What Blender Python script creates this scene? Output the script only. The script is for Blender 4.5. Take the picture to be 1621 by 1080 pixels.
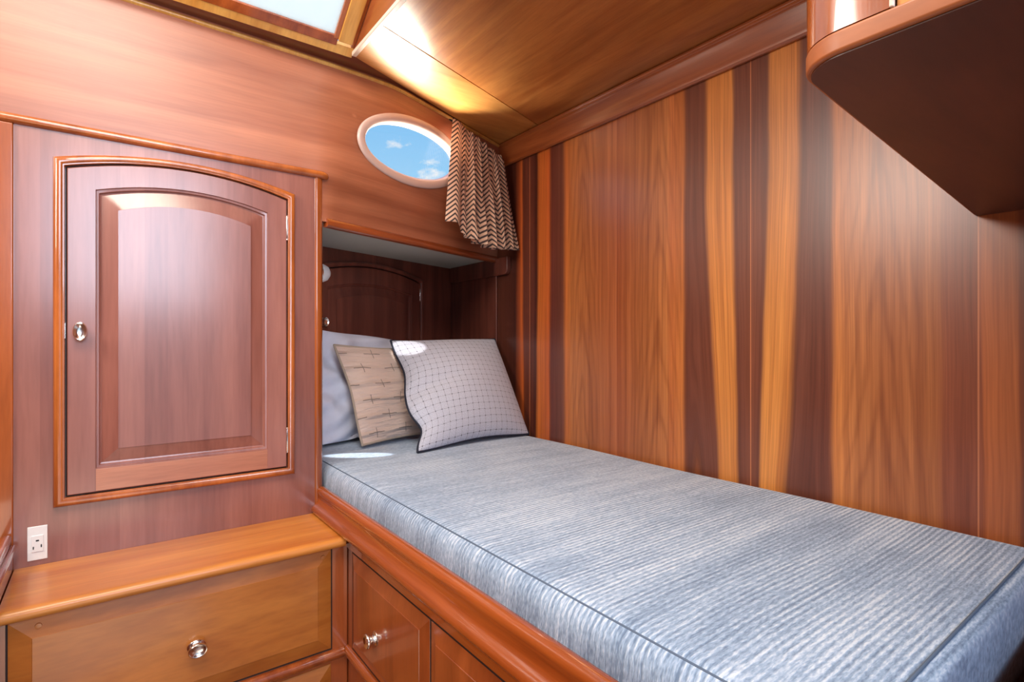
import bpy, bmesh, math, random
from mathutils import Vector, Matrix, Euler
random.seed(4)
for o in list(bpy.data.objects): bpy.data.objects.remove(o)
S = bpy.context.scene
COL = S.collection
PI = math.pi
EYE = 1.16

# ------------------------------------------------------------ camera
cd = bpy.data.cameras.new('camera'); cam = bpy.data.objects.new('camera', cd); COL.objects.link(cam)
cam.location = (0, 0, EYE); cam.rotation_euler = (PI/2, 0, math.radians(-37.1))
cd.sensor_width = 36; cd.lens = 36*853/1621; cd.clip_start = 0.02
S.camera = cam
S.view_settings.view_transform = 'Standard'; S.view_settings.look = 'None'
S.view_settings.gamma = 1; S.view_settings.exposure = 0.0
S.cycles.use_adaptive_sampling = True
S.cycles.max_bounces = 8; S.cycles.diffuse_bounces = 5; S.cycles.glossy_bounces = 4; S.cycles.transmission_bounces = 6
S.cycles.sample_clamp_indirect = 4

# ------------------------------------------------------------ world: blue sky with small clouds
wd = bpy.data.worlds.new('sky'); S.world = wd; wd.use_nodes = True
N = wd.node_tree.nodes; L = wd.node_tree.links; N.clear()
wo = N.new('ShaderNodeOutputWorld'); bg = N.new('ShaderNodeBackground')
tc = N.new('ShaderNodeTexCoord'); sep = N.new('ShaderNodeSeparateXYZ'); L.new(tc.outputs['Generated'], sep.inputs[0])
gr = N.new('ShaderNodeValToRGB'); L.new(sep.outputs['Z'], gr.inputs[0])
e = gr.color_ramp.elements
e[0].position = 0.0; e[0].color = (0.55, 0.80, 1.0, 1)
e[1].position = 0.75; e[1].color = (0.16, 0.44, 0.90, 1)
x = e.new(0.27); x.color = (0.36, 0.70, 1.0, 1)
x = e.new(0.42); x.color = (0.22, 0.56, 0.98, 1)
mp = N.new('ShaderNodeMapping'); mp.inputs['Scale'].default_value = (26, 26, 44); mp.inputs['Location'].default_value = (1.7, 0.4, 2.1)
L.new(tc.outputs['Generated'], mp.inputs[0])
nz = N.new('ShaderNodeTexNoise'); nz.inputs['Scale'].default_value = 1.0; nz.inputs['Detail'].default_value = 7; nz.inputs['Roughness'].default_value = 0.55
L.new(mp.outputs[0], nz.inputs['Vector'])
cr = N.new('ShaderNodeValToRGB'); cr.color_ramp.elements[0].position = 0.68; cr.color_ramp.elements[1].position = 0.86
def puff(d, r, amt):
    vd = N.new('ShaderNodeVectorMath'); vd.operation = 'DISTANCE'; L.new(tc.outputs['Generated'], vd.inputs[0]); vd.inputs[1].default_value = d
    mr = N.new('ShaderNodeMapRange'); L.new(vd.outputs['Value'], mr.inputs[0]); mr.inputs[1].default_value = 0; mr.inputs[2].default_value = r; mr.inputs[3].default_value = amt; mr.inputs[4].default_value = 0
    return mr.outputs[0]
acc = nz.outputs[0]
for d, r, amt in (((.398, .851, .338), .032, .26), ((.440, .847, .290), .045, .26), ((.475, .835, .290), .04, .24), ((.425, .83, .362), .025, .16)):
    ad = N.new('ShaderNodeMath'); ad.operation = 'ADD'; L.new(acc, ad.inputs[0]); L.new(puff(d, r, amt), ad.inputs[1]); acc = ad.outputs[0]
L.new(acc, cr.inputs[0])
mx = N.new('ShaderNodeMixRGB'); mx.inputs[2].default_value = (0.9, 0.95, 1.0, 1)
L.new(cr.outputs[0], mx.inputs[0]); L.new(gr.outputs[0], mx.inputs[1])
L.new(mx.outputs[0], bg.inputs[0]); bg.inputs[1].default_value = 1.0; L.new(bg.outputs[0], wo.inputs[0])

# ------------------------------------------------------------ lights
def area(name, loc, target, sx, sy, power, color, spread=180):
    d = bpy.data.lights.new(name, 'AREA'); d.shape = 'RECTANGLE'; d.size = sx; d.size_y = sy
    d.energy = power; d.color = color; d.spread = math.radians(spread)
    o = bpy.data.objects.new(name, d); COL.objects.link(o); o.location = loc
    o.rotation_euler = (Vector(target)-Vector(loc)).to_track_quat('-Z', 'Y').to_euler()
    return o
sd = bpy.data.lights.new('sun', 'SUN'); sd.energy = 5.0; sd.angle = 0.01; sd.color = (1, 0.95, 0.86)
so = bpy.data.objects.new('sun', sd); COL.objects.link(so); so.rotation_euler = Vector((0.20, 0.55, -1.1)).to_track_quat('-Z', 'Y').to_euler()
area('rear_fill', (0.15, -1.12, 1.85), (0.15, 1.5, 1.5), 0.9, 0.9, 31, (0.72, 0.82, 1.0))  # added cool fill behind the camera, also puts the sheen on the locker
area('overhead_fill', (-0.05, 0.35, 2.35), (0.45, 1.0, 0.7), 0.7, 0.5, 21, (1.0, 0.90, 0.76))  # added warm fill overhead, out of view, no lamp fitting there
area('side_deck_bounce', (0.83, 1.845, 1.575), (0.80, 1.55, 1.97), 0.36, 0.16, 30, (1.0, 0.93, 0.80))
area('long_wall_fill', (-0.80, 1.00, 2.00), (1.3, 0.95, 1.50), 0.55, 0.5, 19, (1.0, 0.95, 0.86))  # added fill brightening the long wall, out of view left of the hatch
def spot(name, loc, target, deg, power, sx, color, rad=0.004):
    d = bpy.data.lights.new(name, 'SPOT'); d.energy = power; d.spot_size = math.radians(deg); d.spot_blend = 0.35; d.shadow_soft_size = rad; d.color = color
    o = bpy.data.objects.new(name, d); COL.objects.link(o); o.location = loc; o.scale = (sx, 1, 1)
    o.rotation_euler = (Vector(target)-Vector(loc)).to_track_quat('-Z', 'Y').to_euler(); return o
spot('glint_spot_mattress', (0.40, 1.25, 1.93), (0.640, 1.650, 0.80), 3.4, 110, 3.2, (1, 0.97, 0.92))  # added spot that throws a sun-like patch on the mattress
spot('glint_spot_cushion', (0.42, 1.20, 1.93), (0.885, 1.80, 1.135), 4.6, 60, 1.6, (1, 0.97, 0.92))  # second added spot, imitates sunlight on the grey cushion
area('floor_bounce', (-0.1, 0.1, 0.25), (0.3, 0.9, 1.4), 0.7, 0.7, 4.0, (1.0, 0.86, 0.70))

# ------------------------------------------------------------ materials
def srgb(r, g, b):
    f = lambda c: (c/255/12.92) if c/255 <= 0.04045 else ((c/255+0.055)/1.055)**2.4
    return (f(r), f(g), f(b), 1)
def newmat(name):
    m = bpy.data.materials.new(name); m.use_nodes = True
    n = m.node_tree.nodes; b = n['Principled BSDF']
    return m, n, m.node_tree.links, b
def wood(name, dark, light, scale=(40, 40, 2.2), rough=0.28, coat=0.8, coat_rough=0.08, blotch=0.35, fleck=0.25, seed=0.0, planks=None):
    m, n, l, b = newmat(name)
    t = n.new('ShaderNodeTexCoord'); mp = n.new('ShaderNodeMapping'); mp.inputs['Scale'].default_value = scale
    mp.inputs['Location'].default_value = (seed, seed*0.7, seed*1.3)
    l.new(t.outputs['Object'], mp.inputs[0])
    a = n.new('ShaderNodeTexNoise'); a.inputs['Scale'].default_value = 1; a.inputs['Detail'].default_value = 5; a.inputs['Distortion'].default_value = 0.6
    l.new(mp.outputs[0], a.inputs['Vector'])
    r = n.new('ShaderNodeValToRGB'); r.color_ramp.elements[0].position = 0.32; r.color_ramp.elements[1].position = 0.70
    r.color_ramp.elements[0].color = srgb(*dark); r.color_ramp.elements[1].color = srgb(*light)
    l.new(a.outputs[0], r.inputs[0])
    # broad figure
    mp2 = n.new('ShaderNodeMapping'); mp2.inputs['Scale'].default_value = tuple(s*0.12+0.8 for s in scale); mp2.inputs['Location'].default_value = (seed*2, 3+seed, 1)
    l.new(t.outputs['Object'], mp2.inputs[0])
    c = n.new('ShaderNodeTexNoise'); c.inputs['Scale'].default_value = 2.0; c.inputs['Detail'].default_value = 3
    l.new(mp2.outputs[0], c.inputs['Vector'])
    m2 = n.new('ShaderNodeMixRGB'); m2.blend_type = 'MULTIPLY'; m2.inputs[0].default_value = blotch
    rr = n.new('ShaderNodeValToRGB'); rr.color_ramp.elements[0].position = 0.35; rr.color_ramp.elements[0].color = (0.35, 0.28, 0.24, 1); rr.color_ramp.elements[1].position = 0.65
    l.new(c.outputs[0], rr.inputs[0]); l.new(r.outputs[0], m2.inputs[1]); l.new(rr.outputs[0], m2.inputs[2])
    # pores
    mp3 = n.new('ShaderNodeMapping'); mp3.inputs['Scale'].default_value = tuple(s*9 for s in scale)
    l.new(t.outputs['Object'], mp3.inputs[0])
    d = n.new('ShaderNodeTexNoise'); d.inputs['Scale'].default_value = 1; d.inputs['Detail'].default_value = 2
    l.new(mp3.outputs[0], d.inputs['Vector'])
    r3 = n.new('ShaderNodeValToRGB'); r3.color_ramp.elements[0].position = 0.3; r3.color_ramp.elements[1].position = 0.6
    r3.color_ramp.elements[0].color = (0.55, 0.5, 0.46, 1)
    l.new(d.outputs[0], r3.inputs[0])
    m3 = n.new('ShaderNodeMixRGB'); m3.blend_type = 'MULTIPLY'; m3.inputs[0].default_value = fleck
    l.new(m2.outputs[0], m3.inputs[1]); l.new(r3.outputs[0], m3.inputs[2])
    out = m3.outputs[0]
    if planks:                                   # veneer leaves: broad vertical bands of slightly different tone
        sp = n.new('ShaderNodeSeparateXYZ'); l.new(t.outputs['Object'], sp.inputs[0])
        q = n.new('ShaderNodeMath'); q.operation = 'SNAP'; q.inputs[1].default_value = planks; l.new(sp.outputs['X'], q.inputs[0])
        wn = n.new('ShaderNodeTexWhiteNoise'); wn.noise_dimensions = '1D'; l.new(q.outputs[0], wn.inputs['W'])
        hs = n.new('ShaderNodeMixRGB'); hs.blend_type = 'MULTIPLY'; hs.inputs[2].default_value = (0.80, 0.74, 0.74, 1)
        l.new(wn.outputs['Value'], hs.inputs[0]); l.new(out, hs.inputs[1]); out = hs.outputs[0]
    l.new(out, b.inputs['Base Color'])
    b.inputs['Roughness'].default_value = rough
    b.inputs['Coat Weight'].default_value = coat; b.inputs['Coat Roughness'].default_value = coat_rough
    bp = n.new('ShaderNodeBump'); bp.inputs['Strength'].default_value = 0.04; bp.inputs['Distance'].default_value = 0.002
    l.new(d.outputs[0], bp.inputs['Height']); l.new(bp.outputs[0], b.inputs['Normal'])
    return m
def plain(name, col, rough=0.5, metal=0.0, coat=0.0, bump=0.0, bscale=200):
    m, n, l, b = newmat(name)
    b.inputs['Base Color'].default_value = srgb(*col); b.inputs['Roughness'].default_value = rough; b.inputs['Metallic'].default_value = metal
    b.inputs['Coat Weight'].default_value = coat
    t = n.new('ShaderNodeTexCoord'); a = n.new('ShaderNodeTexNoise'); a.inputs['Scale'].default_value = bscale
    l.new(t.outputs['Object'], a.inputs['Vector'])
    mixr = n.new('ShaderNodeMixRGB'); mixr.blend_type = 'MULTIPLY'; mixr.inputs[0].default_value = 0.08
    mixr.inputs[1].default_value = srgb(*col); l.new(a.outputs[0], mixr.inputs[2]); l.new(mixr.outputs[0], b.inputs['Base Color'])
    if bump:
        bp = n.new('ShaderNodeBump'); bp.inputs['Strength'].default_value = bump; bp.inputs['Distance'].default_value = 0.002
        l.new(a.outputs[0], bp.inputs['Height']); l.new(bp.outputs[0], b.inputs['Normal'])
    return m

M = {}
M['locker'] = wood('cherry_locker_veneer', (142, 84, 72), (170, 108, 92), (16, 16, 1.2), rough=0.33, coat=1.0, coat_rough=0.2, blotch=0.2, planks=0.047)
M['locker_rail'] = wood('cherry_rail_crossgrain', (176, 108, 80), (200, 132, 100), (2, 2, 30), rough=0.33, coat=0.8, coat_rough=0.2, blotch=0.2)
M['nosing'] = wood('cherry_nosing', (136, 62, 28), (176, 88, 44), (1.6, 1.6, 30), rough=0.28, coat=0.9, coat_rough=0.08, blotch=0.3)
M['moulding'] = wood('cherry_moulding', (160, 80, 32), (204, 114, 52), (20, 20, 3), rough=0.25, coat=1, coat_rough=0.05, blotch=0.3)
M['post'] = wood('cherry_post', (146, 70, 26), (186, 98, 42), (22, 22, 2), rough=0.25, coat=1, coat_rough=0.06, blotch=0.35)
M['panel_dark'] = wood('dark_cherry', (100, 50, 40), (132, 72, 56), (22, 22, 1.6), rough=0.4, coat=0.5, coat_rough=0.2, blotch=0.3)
M['upper_wall'] = wood('cherry_wall_crossgrain', (160, 90, 60), (188, 116, 82), (1.0, 1.0, 26), rough=0.42, coat=0.6, coat_rough=0.3, blotch=0.4)
M['drawer'] = wood('golden_cherry_front', (172, 96, 34), (206, 128, 54), (3, 3, 16), rough=0.36, coat=0.45, coat_rough=0.15, blotch=0.45)
M['shelf'] = wood('golden_cherry_top', (200, 114, 42), (226, 148, 66), (1.6, 24, 24), rough=0.4, coat=0.35, coat_rough=0.15, blotch=0.3)
M['bedwood'] = wood('red_cherry_berth', (140, 62, 22), (186, 94, 38), (30, 1.2, 30), rough=0.25, coat=1, coat_rough=0.06, blotch=0.35)
M['beddoor'] = wood('red_cherry_door', (140, 66, 30), (176, 90, 44), (14, 14, 2), rough=0.28, coat=0.9, coat_rough=0.1, blotch=0.4)
M['beam'] = wood('cherry_beam', (146, 74, 36), (184, 104, 56), (26, 1.6, 26), rough=0.3, coat=0.9, coat_rough=0.12, blotch=0.25)
M['ceiling'] = wood('ceiling_veneer', (176, 104, 48), (214, 144, 76), (26, 2.4, 26), rough=0.34, coat=0.7, coat_rough=0.22, blotch=0.45)
M['ceiling2'] = wood('ceiling_veneer_outboard', (196, 130, 62), (224, 160, 88), (2.4, 20, 20), rough=0.34, coat=0.7, coat_rough=0.22, blotch=0.3)
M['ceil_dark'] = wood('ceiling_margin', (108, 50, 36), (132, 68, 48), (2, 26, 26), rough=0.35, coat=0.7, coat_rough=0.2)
M['hatchgold'] = wood('hatch_golden_wood', (214, 150, 66), (242, 188, 100), (20, 3, 3), rough=0.35, coat=0.6, blotch=0.3)
M['cabface'] = wood('golden_cabinet_face', (206, 136, 56), (228, 160, 80), (14, 14, 2), rough=0.55, coat=0.0, blotch=0.2)
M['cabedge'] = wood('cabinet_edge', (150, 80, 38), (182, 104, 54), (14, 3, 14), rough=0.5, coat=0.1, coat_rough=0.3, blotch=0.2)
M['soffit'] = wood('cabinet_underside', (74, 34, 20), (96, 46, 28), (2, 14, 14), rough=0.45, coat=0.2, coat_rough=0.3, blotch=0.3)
M['cream'] = plain('cream_trim', (226, 208, 190), 0.4)
M['white_soffit'] = plain('white_vinyl_liner', (196, 200, 190), 0.6, bump=0.2)
M['portring'] = plain('port_frame_cream', (214, 184, 172), 0.35, coat=0.4)
M['chrome'] = plain('chrome', (235, 228, 222), 0.2, 1.0)
M['white_plastic'] = plain('white_plastic', (240, 240, 238), 0.35)
M['black'] = plain('black_slot', (14, 13, 13), 0.5)
M['gap'] = plain('dark_gap', (38, 18, 12), 0.7)
M['floor'] = wood('teak_floor', (96, 56, 30), (130, 80, 44), (24, 2, 24), rough=0.4, coat=0.4)
M['back'] = wood('cherry_back_wall', (140, 76, 48), (176, 104, 66), (20, 20, 1.5), rough=0.4, coat=0.4)

# bookmatched cherry veneer of the long berth wall: bands by Y, leaning with height below mid wall
def berth_wall_mat():
    m, n, l, b = newmat('bookmatched_cherry_veneer')
    def math_(op, a, c=None, d=None, clamp=False):
        q = n.new('ShaderNodeMath'); q.operation = op; q.use_clamp = clamp
        for i, v in enumerate((a, c, d)):
            if v is None: continue
            if isinstance(v, (int, float)): q.inputs[i].default_value = v
            else: l.new(v, q.inputs[i])
        return q.outputs[0]
    t = n.new('ShaderNodeTexCoord'); sp = n.new('ShaderNodeSeparateXYZ'); l.new(t.outputs['Object'], sp.inputs[0])
    Y = sp.outputs['Y']; Z = sp.outputs['Z']
    # slow wobble of the band edges
    wob = n.new('ShaderNodeTexNoise'); wob.inputs['Scale'].default_value = 1; wob.inputs['Detail'].default_value = 2
    mw = n.new('ShaderNodeMapping'); mw.inputs['Scale'].default_value = (1, 9, 3); l.new(t.outputs['Object'], mw.inputs[0]); l.new(mw.outputs[0], wob.inputs['Vector'])
    wv = math_('MULTIPLY', math_('SUBTRACT', wob.outputs[0], 0.5), 0.013)
    # lean: Y shift as a curve of Y, grown below z=1.4
    fc = n.new('ShaderNodeFloatCurve'); l.new(math_('DIVIDE', Y, 2.3), fc.inputs['Value'])
    cu = fc.mapping.curves[0]
    pts = [(0, .5), (.541, .5), (.66, .5-.035*5), (.732, .5), (.80, .5+.026*5), (.867, .5+.048*5), (.925, .5), (1.43, .5), (1.505, .5-.004*5), (1.57, .5-.012*5), (1.631, .5), (1.68, .5+.012*5), (1.72, .5), (2.3, .5)]
    while len(cu.points) < len(pts): cu.points.new(0.5, 0.5)
    for p, (yy, v) in zip(cu.points, pts): p.location = (yy/2.3, v); p.handle_type = 'AUTO'
    fc.mapping.update()
    # curve value is the shift*5 at the bottom
    sh = math_('DIVIDE', math_('SUBTRACT', fc.outputs[0], 0.5), 5.0)
    k = math_('POWER', math_('DIVIDE', math_('SUBTRACT', 1.62, Z), 0.82, clamp=True), 1.4)
    Yw = math_('ADD', math_('ADD', Y, math_('MULTIPLY', sh, k)), wv)
    def ramp(y0, y1, stops):
        stops = [(a_, tuple(min(255, q_*1.10+4) for q_ in c_)) for a_, c_ in stops]
        r = n.new('ShaderNodeValToRGB'); el = r.color_ramp.elements
        l.new(math_('DIVIDE', math_('SUBTRACT', Yw, y0), y1-y0, clamp=True), r.inputs[0])
        stops = sorted(stops)
        while len(el) < len(stops): el.new(0.5)
        for i, (yy, c) in enumerate(stops): el[i].position = (yy-y0)/(y1-y0)
        for i, (yy, c) in enumerate(stops): el[i].color = srgb(*c)
        return r.outputs[0]
    LT = (216, 142, 68); MD = (168, 100, 52); MDL = (188, 118, 62); DK = (114, 64, 46); DK2 = (104, 54, 40); OR = (196, 100, 44)
    near = ramp(0.1, 1.187, [(.16, (120, 62, 36)), (.222, (120, 62, 36)), (.232, (165, 92, 46)), (.279, (160, 86, 42)), (.284, (130, 68, 42)), (.335, (140, 74, 44)), (.352, MD), (.44, MD), (.500, MDL), (.530, (200, 124, 60)), (.543, (116, 62, 42)), (.603, DK), (.618, LT), (.680, (220, 148, 72)), (.691, DK), (.728, (128, 72, 48)), (.736, (128, 72, 48)), (.776, DK), (.787, LT), (.855, LT), (.867, (120, 66, 44)), (.922, DK), (.936, (200, 122, 58)), (.975, (192, 112, 56)), (.990, MDL), (1.08, MD), (1.186, (158, 84, 44))])
    far = ramp(1.187, 2.3, [(1.188, (172, 98, 54)), (1.315, MD), (1.398, MDL), (1.408, (204, 124, 58)), (1.426, (200, 118, 56)), (1.440, DK), (1.503, (98, 46, 36)), (1.516, OR), (1.572, (206, 116, 48)), (1.586, (74, 34, 28)), (1.631, DK2), (1.672, DK2), (1.682, OR), (1.700, (150, 72, 38)), (1.722, (70, 34, 26)), (1.80, (92, 48, 34)), (2.25, (84, 42, 30))])
    pick = math_('GREATER_THAN', Y, 1.187)
    base = n.new('ShaderNodeMixRGB'); l.new(pick, base.inputs[0]); l.new(near, base.inputs[1]); l.new(far, base.inputs[2])
    # cathedral figure: nested tall arches about three centres
    def cath(yc, w, zk, seed):
        dy = math_('ABSOLUTE', math_('SUBTRACT', Y, yc))
        nn = n.new('ShaderNodeTexNoise'); nn.inputs['Scale'].default_value = 1; nn.inputs['Detail'].default_value = 3
        mm = n.new('ShaderNodeMapping'); mm.inputs['Scale'].default_value = (1, 14, 3.5); mm.inputs['Location'].default_value = (seed, seed, seed)
        l.new(t.outputs['Object'], mm.inputs[0]); l.new(mm.outputs[0], nn.inputs['Vector'])
        g = math_('ADD', math_('MULTIPLY', Z, 1.0), math_('MULTIPLY', math_('POWER', math_('MULTIPLY', dy, zk), 1.35), 1.0))
        g = math_('ADD', g, math_('MULTIPLY', nn.outputs[0], 0.42))
        s_ = math_('SINE', math_('MULTIPLY', g, 27))
        s_ = math_('POWER', math_('ADD', math_('MULTIPLY', s_, 0.5), 0.5), 3.0)
        fall = math_('SUBTRACT', 1.0, math_('DIVIDE', dy, w), clamp=True)
        return math_('MULTIPLY', s_, math_('POWER', fall, 0.45))
    c1 = cath(0.445, 0.085, 8.5, 1.3); c2 = cath(1.02, 0.085, 9, 4.1); c3 = cath(1.34, 0.08, 10, 7.7)
    cc = math_('MAXIMUM', math_('MAXIMUM', c1, c2), c3)
    md = n.new('ShaderNodeMixRGB'); md.blend_type = 'MULTIPLY'; md.inputs[2].default_value = (0.62, 0.50, 0.42, 1)
    l.new(math_('MULTIPLY', cc, 0.62), md.inputs[0]); l.new(base.outputs[0], md.inputs[1])
    # vertical grain streaks
    out = md.outputs[0]
    for sc, amt, dk in (((1, 60, 0.8), 0.60, (0.60, 0.48, 0.42, 1)), ((1, 300, 5), 0.45, (0.55, 0.47, 0.42, 1)), ((1, 130, 1.5), 0.45, (0.62, 0.50, 0.45, 1)), ((1, 24, 0.5), 0.40, (0.66, 0.55, 0.50, 1))):
        gm = n.new('ShaderNodeMapping'); gm.inputs['Scale'].default_value = sc
        cb = n.new('ShaderNodeCombineXYZ'); l.new(Yw, cb.inputs[1]); l.new(Z, cb.inputs[2]); l.new(cb.outputs[0], gm.inputs[0])
        gn = n.new('ShaderNodeTexNoise'); gn.inputs['Scale'].default_value = 1; gn.inputs['Detail'].default_value = 4; l.new(gm.outputs[0], gn.inputs['Vector'])
        gr_ = n.new('ShaderNodeValToRGB'); gr_.color_ramp.elements[0].position = 0.35; gr_.color_ramp.elements[1].position = 0.62; gr_.color_ramp.elements[0].color = dk
        l.new(gn.outputs[0], gr_.inputs[0])
        mm = n.new('ShaderNodeMixRGB'); mm.blend_type = 'MULTIPLY'; mm.inputs[0].default_value = amt
        l.new(out, mm.inputs[1]); l.new(gr_.outputs[0], mm.inputs[2]); out = mm.outputs[0]
    # fine light joint lines between the veneer leaves
    for yj, wj, st in ((0.281, 0.0013, .55), (0.732, 0.0013, .7), (1.187, 0.0014, .4), (1.631, 0.0018, .5)):
        j = math_('COMPARE', Y, yj, wj)
        mm = n.new('ShaderNodeMixRGB'); mm.inputs[2].default_value = srgb(214, 132, 84)
        l.new(math_('MULTIPLY', j, st), mm.inputs[0]); l.new(out, mm.inputs[1]); out = mm.outputs[0]
    l.new(out, b.inputs['Base Color'])
    b.inputs['Roughness'].default_value = 0.34; b.inputs['Coat Weight'].default_value = 0.5; b.inputs['Coat Roughness'].default_value = 0.3
    return m
M['berthwall'] = berth_wall_mat()

def mattress_mat():
    m, n, l, b = newmat('blue_grey_ribbed_weave')
    t = n.new('ShaderNodeTexCoord')
    # slubby ribs running across the berth (pattern varies along Y), broken up along X and Z
    def noise(sc, detail=3, dist=0.0, loc=(0, 0, 0)):
        mp = n.new('ShaderNodeMapping'); mp.inputs['Scale'].default_value = sc; mp.inputs['Location'].default_value = loc
        l.new(t.outputs['Object'], mp.inputs[0])
        q = n.new('ShaderNodeTexNoise'); q.inputs['Scale'].default_value = 1; q.inputs['Detail'].default_value = detail; q.inputs['Distortion'].default_value = dist
        l.new(mp.outputs[0], q.inputs['Vector']); return q.outputs[0]
    def mth(op, a, c=None):
        q = n.new('ShaderNodeMath'); q.operation = op
        for i, v in enumerate((a, c)):
            if v is None: continue
            if isinstance(v, (int, float)): q.inputs[i].default_value = v
            else: l.new(v, q.inputs[i])
        return q.outputs[0]
    sp = n.new('ShaderNodeSeparateXYZ'); l.new(t.outputs['Object'], sp.inputs[0])
    warp = mth('MULTIPLY', mth('SUBTRACT', noise((1.5, 1.5, 1.5), 2), 0.5), 0.02)
    yy = mth('ADD', sp.outputs['Y'], warp)
    rib = mth('ADD', mth('MULTIPLY', mth('SINE', mth('MULTIPLY', yy, 2*PI/0.0095)), 0.5), 0.5)
    streak = noise((7, 190, 7), 4, 0.1)
    slub = noise((110, 420, 110), 3)
    broad = noise((1.5, 16, 1.5), 2, 0, (3, 1, 0))
    zf = n.new('ShaderNodeMapRange'); l.new(sp.outputs['Z'], zf.inputs[0]); zf.inputs[1].default_value = 0.095; zf.inputs[2].default_value = 0.135; zf.inputs[3].default_value = 0.045; zf.inputs[4].default_value = 0.26
    patch = n.new('ShaderNodeMapRange'); l.new(noise((5, 3, 5), 2, 0, (7, 2, 0)), patch.inputs[0]); patch.inputs[1].default_value = 0.35; patch.inputs[2].default_value = 0.62; patch.inputs[3].default_value = 0.55; patch.inputs[4].default_value = 1.0
    v = mth('ADD', mth('MULTIPLY', mth('MULTIPLY', rib, patch.outputs[0]), zf.outputs[0]), mth('MULTIPLY', streak, 0.46))
    v = mth('ADD', v, mth('MULTIPLY', slub, 0.62)); v = mth('ADD', v, mth('MULTIPLY', broad, 0.30))
    r = n.new('ShaderNodeValToRGB'); el = r.color_ramp.elements
    el[0].position = 0.58; el[0].color = srgb(106, 128, 156); el[1].position = 1.02; el[1].color = srgb(218, 228, 240)
    q = el.new(0.80); q.color = srgb(158, 180, 206)
    l.new(v, r.inputs[0]); l.new(r.outputs[0], b.inputs['Base Color'])
    b.inputs['Roughness'].default_value = 0.85; b.inputs['Sheen Weight'].default_value = 0.3
    bp = n.new('ShaderNodeBump'); bp.inputs['Strength'].default_value = 0.6; bp.inputs['Distance'].default_value = 0.003
    l.new(v, bp.inputs['Height']); l.new(bp.outputs[0], b.inputs['Normal'])
    return m
M['mattress'] = mattress_mat()
M['seam'] = plain('seam_grey', (96, 112, 134), 0.9)

def uvmath(m, n, l):
    def mth(op, a, c=None, d=None):
        q = n.new('ShaderNodeMath'); q.operation = op
        for i, v in enumerate((a, c, d)):
            if v is None: continue
            if isinstance(v, (int, float)): q.inputs[i].default_value = v
            else: l.new(v, q.inputs[i])
        return q.outputs[0]
    uv = n.new('ShaderNodeUVMap'); uv.uv_map = 'UVMap'; sp = n.new('ShaderNodeSeparateXYZ'); l.new(uv.outputs[0], sp.inputs[0])
    return mth, sp.outputs['X'], sp.outputs['Y'], uv
def grid_fabric():
    m, n, l, b = newmat('grey_windowpane_linen'); mth, U, V, uv = uvmath(m, n, l)
    n1 = n.new('ShaderNodeTexNoise'); n1.inputs['Scale'].default_value = 6; l.new(uv.outputs[0], n1.inputs['Vector'])
    w = mth('MULTIPLY', mth('SUBTRACT', n1.outputs[0], 0.5), 0.012)
    K = 19.0
    fu = mth('ABSOLUTE', mth('SUBTRACT', mth('FRACT', mth('MULTIPLY', mth('ADD', U, w), K)), 0.5))
    fv = mth('ABSOLUTE', mth('SUBTRACT', mth('FRACT', mth('MULTIPLY', mth('ADD', V, w), K)), 0.5))
    lu = mth('LESS_THAN', fu, 0.026); lv = mth('LESS_THAN', fv, 0.026)
    line = mth('MAXIMUM', lu, lv)
    node = mth('MULTIPLY', mth('LESS_THAN', fu, 0.065), mth('LESS_THAN', fv, 0.065))
    brk = n.new('ShaderNodeTexNoise'); brk.inputs['Scale'].default_value = 90; l.new(uv.outputs[0], brk.inputs['Vector'])
    f = mth('MAXIMUM', mth('MULTIPLY', line, mth('ADD', mth('MULTIPLY', brk.outputs[0], 0.8), 0.05)), mth('MULTIPLY', node, 0.95))
    mx = n.new('ShaderNodeMixRGB'); mx.inputs[2].default_value = srgb(52, 52, 66)
    wv = n.new('ShaderNodeTexNoise'); wv.inputs['Scale'].default_value = 240; wv.inputs['Detail'].default_value = 2; l.new(uv.outputs[0], wv.inputs['Vector'])
    rr = n.new('ShaderNodeValToRGB'); rr.color_ramp.elements[0].position = 0.3; rr.color_ramp.elements[0].color = srgb(160, 164, 180); rr.color_ramp.elements[1].position = 0.7; rr.color_ramp.elements[1].color = srgb(220, 220, 234)
    l.new(wv.outputs[0], rr.inputs[0]); l.new(rr.outputs[0], mx.inputs[1]); l.new(f, mx.inputs[0]); l.new(mx.outputs[0], b.inputs['Base Color'])
    b.inputs['Roughness'].default_value = 0.85; b.inputs['Sheen Weight'].default_value = 0.2
    bp = n.new('ShaderNodeBump'); bp.inputs['Strength'].default_value = 0.3; bp.inputs['Distance'].default_value = 0.002
    l.new(wv.outputs[0], bp.inputs['Height']); l.new(bp.outputs[0], b.inputs['Normal'])
    return m
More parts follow.
